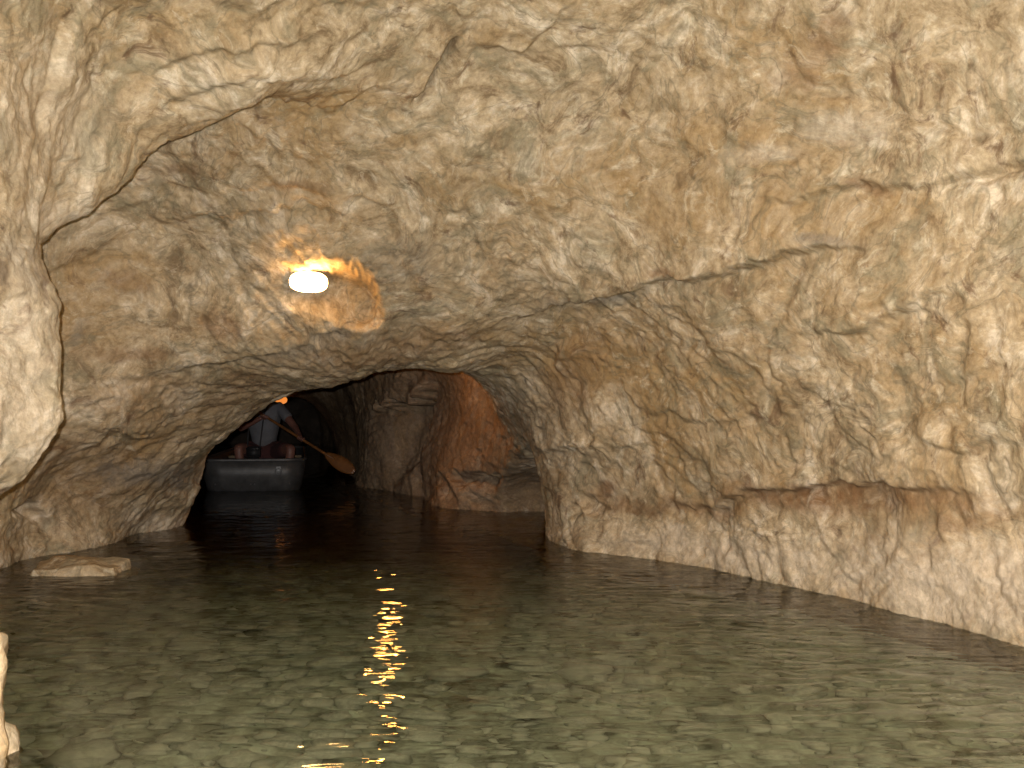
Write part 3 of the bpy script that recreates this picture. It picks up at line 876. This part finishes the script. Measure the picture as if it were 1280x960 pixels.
# face
hv = Vector(head) + Vector((0, 0, .035))
nose = bmesh.new()
bmesh.ops.create_cone(nose, segments=8, radius1=.018, radius2=.006, depth=.05, cap_ends=True)
bm_obj("nose", nose, M_SKIN, body, True, hv + Vector((0, -.092, -.012)))
for sx in (-1, 1):
    e_ = bmesh.new(); bmesh.ops.create_uvsphere(e_, u_segments=10, v_segments=8, radius=.012)
    bm_obj("eye", e_, M_EYE, body, True, hv + Vector((sx * .032, -.076, .012)))
    e_ = bmesh.new(); bmesh.ops.create_uvsphere(e_, u_segments=10, v_segments=8, radius=.03)
    for v in e_.verts: v.co.x *= .35; v.co.y *= .6
    bm_obj("ear", e_, M_SKIN, body, True, hv + Vector((sx * .083, .005, 0)))
m_ = bmesh.new(); bmesh.ops.create_uvsphere(m_, u_segments=12, v_segments=8, radius=.024)
for v in m_.verts: v.co.z *= .3; v.co.y *= .4
bm_obj("mouth", m_, M_SHORTS, body, True, hv + Vector((0, -.080, -.048)))
h_ = bmesh.new(); bmesh.ops.create_uvsphere(h_, u_segments=24, v_segments=16, radius=.098)
for v in list(h_.verts):
    if v.co.z < -.01 + (.055 if v.co.y < -.02 else -.05): h_.verts.remove(v)
bm_obj("hair", h_, M_HAIR, person, True, hv + Vector((0, .012, .012)))
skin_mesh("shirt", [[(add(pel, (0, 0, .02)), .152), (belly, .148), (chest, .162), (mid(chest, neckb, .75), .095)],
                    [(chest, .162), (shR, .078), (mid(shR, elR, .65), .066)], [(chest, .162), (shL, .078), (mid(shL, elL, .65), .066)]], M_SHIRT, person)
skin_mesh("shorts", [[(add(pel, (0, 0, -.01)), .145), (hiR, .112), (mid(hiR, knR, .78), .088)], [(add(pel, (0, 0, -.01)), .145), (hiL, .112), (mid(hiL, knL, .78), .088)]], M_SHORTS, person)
for an, to in ((anR, toR), (anL, toL)):
    skin_mesh("shoe", [[(add(an, (0, .03, -.035)), .045), (mid(an, to, .6), .046), (add(to, (0, -.03, .0)), .036)]], M_SHOE, person)

# ------------------------------------------------------------------ paddle
pt0 = Vector(PTOP) + ORI; pt1 = Vector(PTIP) + ORI
pd = (pt1 - pt0).normalized(); plen = (pt1 - pt0).length
pad = empty("paddle", pt0)
tag(pad, "wooden paddle with broad leaf shaped blade held across the boat", "paddle")
blen = .40
bm_obj("shaft", tube(bmesh.new(), [pd * t for t in np.linspace(0, plen - blen + .12, 8)], .016, 10), M_PADDLE, pad)
bm_obj("grip", tube(bmesh.new(), [Vector((-.02, 0, .045)), Vector((0, 0, 0)), Vector((.02, 0, -.045))], [.014, .018, .014], 10), M_PADDLE, pad)
bb = bmesh.new(); u = pd; fwd = Vector((0.05, -1, .25)); fwd = (fwd - u * fwd.dot(u)).normalized(); sd_ = u.cross(fwd)
rings = []
for k in range(15):
    t = k / 14
    hw = .085 * (math.sin(math.pi * min(1, .08 + .88 * t)) ** .62) * (0.75 + .35 * t)
    c = u * (plen - blen + blen * t)
    th_ = .012 * (1 - .6 * t)
    rings.append([bb.verts.new(c + sd_ * hw * a + fwd * (th_ * b)) for a, b in ((-1, .2), (-.5, .8), (-.1, .7), (0, 1.7 * (1 - t) + .2), (.1, .7), (.5, .8), (1, .2), (1, -.2), (0, -1), (-1, -.2))])
for r0, r1 in zip(rings, rings[1:]):
    for k in range(10): bb.faces.new((r0[k - 1], r0[k], r1[k], r1[k - 1]))
bb.faces.new(rings[0]); bb.faces.new(rings[-1])
bm_obj("blade", bb, M_PADDLE, pad)

# ------------------------------------------------------------------ black bag hanging from the rower's neck
bagp = Vector(P(317, 566, 12.52))
bag = empty("camera_bag", bagp)
tag(bag, "small black camera bag on neck strap resting in rower's lap", "bag")
bm_obj("pouch", block(.155, .09, .13, .02), M_BLACK, bag, True, (0, 0, 0))
bm_obj("flap", block(.162, .098, .05, .015), M_BLACK, bag, True, (0, -.002, .048))
nk = Vector(neckb) + ORI
for sx in (-1, 1):
    e0 = Vector((sx * .07, 0, .06)); sh = nk + Vector((sx * .085, -.075, .02)) - bagp; ch_ = Vector((sx * .085, 12.66 - bagp.y, .83 - bagp.z))
    bm_obj("strap", tube(bmesh.new(), [e0, e0.lerp(ch_, .5), ch_, sh, sh + Vector((-sx * .03, .10, .03))], .008, 6), M_BLACK, bag)
cl = bmesh.new(); bmesh.ops.create_uvsphere(cl, u_segments=10, v_segments=8, radius=.011)
bm_obj("buckle", cl, M_RIM, bag, True, (.055, -.055, .05))
